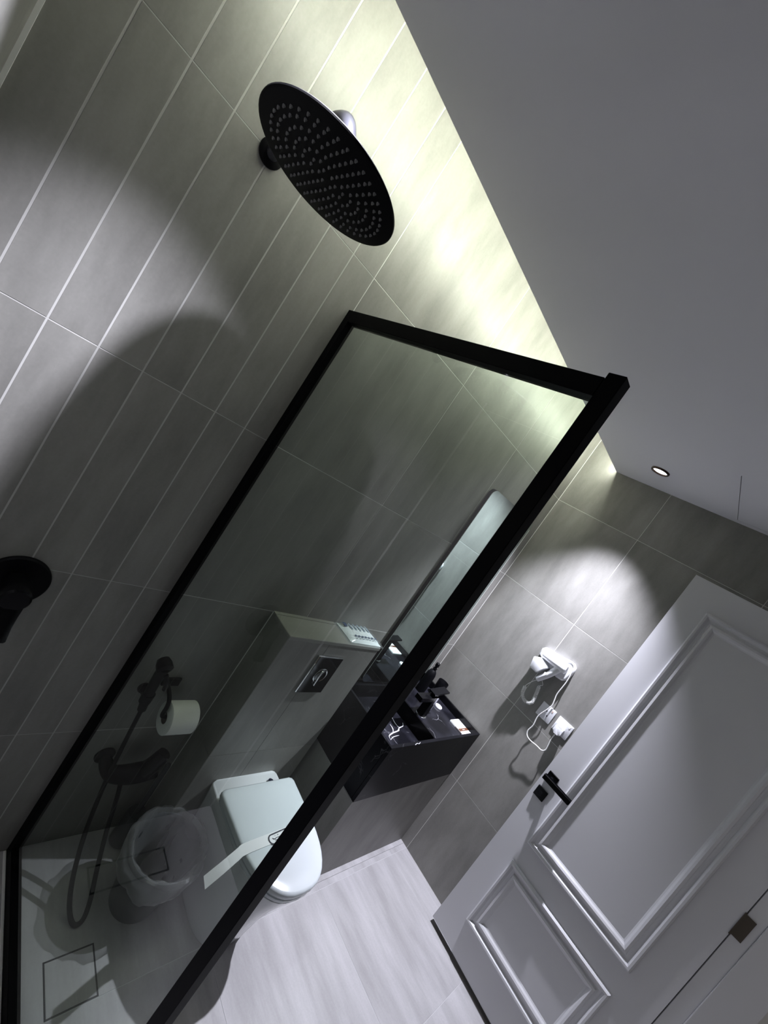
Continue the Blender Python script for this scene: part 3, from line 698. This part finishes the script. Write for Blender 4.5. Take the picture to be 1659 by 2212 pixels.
bm = bmesh.new(); prism(bm, rrect(-.053, .053, -.058, .058, .006, 4), lambda u, v, d: Vector((cx_ + u, cy_ + v, zt + d)), .0005, .010, .002, 2); build('sleeve', bm, M['paper'], cd, 40)
bm = bmesh.new(); box(bm, cx_ - .0532, cx_ + .0532, cy_ - .032, cy_ - .012, zt + .0098, zt + .0103); box(bm, cx_ - .0535, cx_ - .0525, cy_ - .045, cy_ + .01, zt + .003, zt + .006); build('brown_band', bm, M['brown_ink'], cd)
bm = bmesh.new()
for u, v in ((-.010, .033), (-.006, .026), (.001, .021), (-.012, .008), (-.004, .005)): box(bm, cx_ + u, cx_ + u + .008, cy_ + v, cy_ + v + .002, zt + .0099, zt + .0104)
build('lettering', bm, M['dark_ink'], cd)
bm = bmesh.new(); box(bm, cx_ - .012, cx_ - .004, cy_ - .026, cy_ - .019, zt + .0103, zt + .0106); box(bm, cx_ + .004, cx_ + .012, cy_ - .025, cy_ - .020, zt + .0103, zt + .0106); build('band_lettering', bm, M['paper'], cd)

# mirror
mr = thing('wall_mirror', 'tall frameless mirror with rounded corners above the black basin', 'mirror', (2.21, YA, .82))
fnm = lambda u, v, d: Vector((u, d, v))
bm = bmesh.new(); prism(bm, rrect(1.913, 2.523, .822, 2.110, .045, 8), fnm, YA - .0005, 1.188); build('backing', bm, M['black'], mr)
bm = bmesh.new(); prism(bm, rrect(1.9135, 2.5225, .8225, 2.1095, .0447, 8), fnm, 1.1878, 1.185); build('mirror_pane', bm, M['mirror'], mr)
bm = bmesh.new(); box(bm, 2.5226, 2.5236, 1.184, 1.2, .87, 2.06); build('edge_strip', bm, M['silicone'], mr)

# ---------------------------------------------------------------- hair dryer on the far wall
WB = XB
def W(y, z, d): return Vector((WB - d, y, z))
hd = thing('hair_dryer', 'white wall-mounted hair dryer in its holder on the far wall', 'hair dryer', (WB, .63, 1.49))
bm = bmesh.new()
pl = [(.556, 1.440), (.590, 1.434), (.640, 1.450), (.700, 1.462), (.735, 1.480), (.738, 1.515), (.725, 1.532), (.700, 1.538), (.640, 1.545), (.585, 1.560), (.556, 1.560), (.538, 1.545), (.534, 1.505), (.538, 1.460)]
prism(bm, pl, lambda u, v, d: W(u, v, d), .0005, .040, .012, 4); build('wall_holder', bm, M['white_plastic'], hd, 50)
bm = bmesh.new(); tube(bm, [W(.706, 1.496, .060), W(.690, 1.497, .060), W(.640, 1.501, .062), W(.590, 1.506, .064), W(.570, 1.508, .064), W(.563, 1.509, .064)], lambda t: (.019 + .010 * t if t < .93 else .025) * min(1, .6 + t * 5), 24, 5)
build('barrel', bm, M['white_plastic'], hd, 60)
bm = bmesh.new()
for k, r in enumerate((.022, .016, .010)): lathe(bm, W(.5625, 1.509, .064), Vector((0, -1, .13)), [(0, r), (.003, r), (.003, r - .003), (0, r - .003)], 28, False)
build('air_grille', bm, M['white_plastic'], hd, 50)
bm = bmesh.new(); prism(bm, [(.728, 1.458), (.733, 1.452), (.722, 1.398), (.712, 1.390), (.676, 1.388), (.670, 1.392), (.641, 1.450), (.645, 1.456), (.700, 1.474)], lambda u, v, d: W(u, v, d), .030, .088, .004, 2); build('nozzle', bm, M['white_plastic'], hd, 50)
bm = bmesh.new(); tube(bm, [W(.596, 1.492, .058), W(.606, 1.460, .058), W(.625, 1.415, .057), W(.646, 1.375, .056), W(.655, 1.357, .055)], lambda t: .022 - .009 * t, 18, 5); hh = build('handle', bm, M['white_plastic'], hd, 60)
bm = bmesh.new(); prism(bm, [(.624, 1.420), (.640, 1.424), (.664, 1.366), (.650, 1.360)], lambda u, v, d: W(u, v, d), .064, .078, .003, 2); build('switch_panel', bm, M['white_plastic'], hh, 50)
# coiled lead: from handle tip down in a loop and back up to the holder
axis_pts = [W(.655, 1.352, .048), W(.668, 1.332, .045), W(.686, 1.288, .040), W(.684, 1.262, .038), W(.676, 1.232, .036), W(.655, 1.214, .035), W(.630, 1.212, .034), W(.610, 1.230, .034), W(.612, 1.262, .034), W(.622, 1.305, .034), W(.628, 1.335, .034), W(.618, 1.350, .034), W(.634, 1.368, .036)]
A_ = catmull(axis_pts, 30); n_ = len(A_); P = []; prev = None; FR = []
for i, p in enumerate(A_):
    t = i / (n_ - 1); d = (A_[min(i+1, n_-1)] - A_[max(i-1, 0)]).normalized()
    if prev is None: u_, v_, _ = frame_from(d)
    else: u_ = (prev - d * prev.dot(d)).normalized(); v_ = d.cross(u_)
    prev = u_
    rr = .0088 * max(0, min(1, (t - .18) / .03)) * max(0, min(1, (.84 - t) / .03))
    FR.append((p, u_, v_, rr))
sub = 5; cum = 0; A_ = FR
for i in range(n_ - 1):
    for k in range(sub):
        f_ = k / sub; p = A_[i][0].lerp(A_[i+1][0], f_); rr = A_[i][3]
        cum += (A_[i+1][0] - A_[i][0]).length / sub
        a = 2 * PI * cum / .0062
        P.append(p + (A_[i][1] * math.cos(a) + A_[i][2] * math.sin(a)) * rr)
bm = bmesh.new(); tube(bm, P, .0017, 6); build('coiled_lead', bm, M['white_cord'], hd, True)
bm = bmesh.new()
cord = [(.583, 1.548), (.566, 1.556), (.549, 1.549), (.541, 1.520), (.531, 1.455), (.532, 1.370), (.524, 1.331), (.518, 1.298), (.525, 1.262), (.541, 1.200), (.533, 1.141), (.538, 1.099), (.526, 1.075), (.498, 1.068), (.461, 1.072), (.430, 1.073), (.415, 1.090), (.419, 1.123), (.424, 1.153), (.424, 1.190)]
tube(bm, [W(a, b, .040 if i < 14 else .036) for i, (a, b) in enumerate(cord)], .0030, 8, 6); build('power_cord', bm, M['white_cord'], hd, True)
bm = bmesh.new(); prism(bm, rrect(.400, .447, 1.196, 1.244, .012, 5), lambda u, v, d: W(u, v, d), .0095, .046, .008, 4); build('plug', bm, M['white_plastic'], hd, 50)

def socket(y0, y1, label, slots):
    t = thing('wall_socket', label, 'socket', (WB, (y0 + y1) / 2, 1.195), 'wall sockets')
    bm = bmesh.new(); prism(bm, rrect(y0, y1, 1.196, 1.281, .003, 2), lambda u, v, d: W(u, v, d), .0005, .009, .003, 2); build('face_plate', bm, M['white_plastic'], t, 30)
    if slots:
        c = (y0 + y1) / 2; bm = bmesh.new()
        for a, b in ((c, 1.250), (c + .014, 1.228), (c - .014, 1.228)): box(bm, WB - .0094, WB - .0085, a - .003, a + .003, b - .004, b + .004)
        build('slots', bm, M['dark_hole'], t)
        bm = bmesh.new(); box(bm, WB - .0105, WB - .009, c - .03, c - .022, 1.262, 1.272); build('rocker', bm, principled('faint_mark', (.55, .42, .36), .5), t)
    else:
        bm = bmesh.new(); box(bm, WB - .011, WB - .009, y0 + .012, y0 + .020, 1.262, 1.274, .0006, 1); build('rocker', bm, M['white_plastic'], t)
socket(.484, .570, 'square white wall socket left empty under the hair dryer', True)
socket(.374, .463, 'square white wall socket holding the plug beside the door', False)
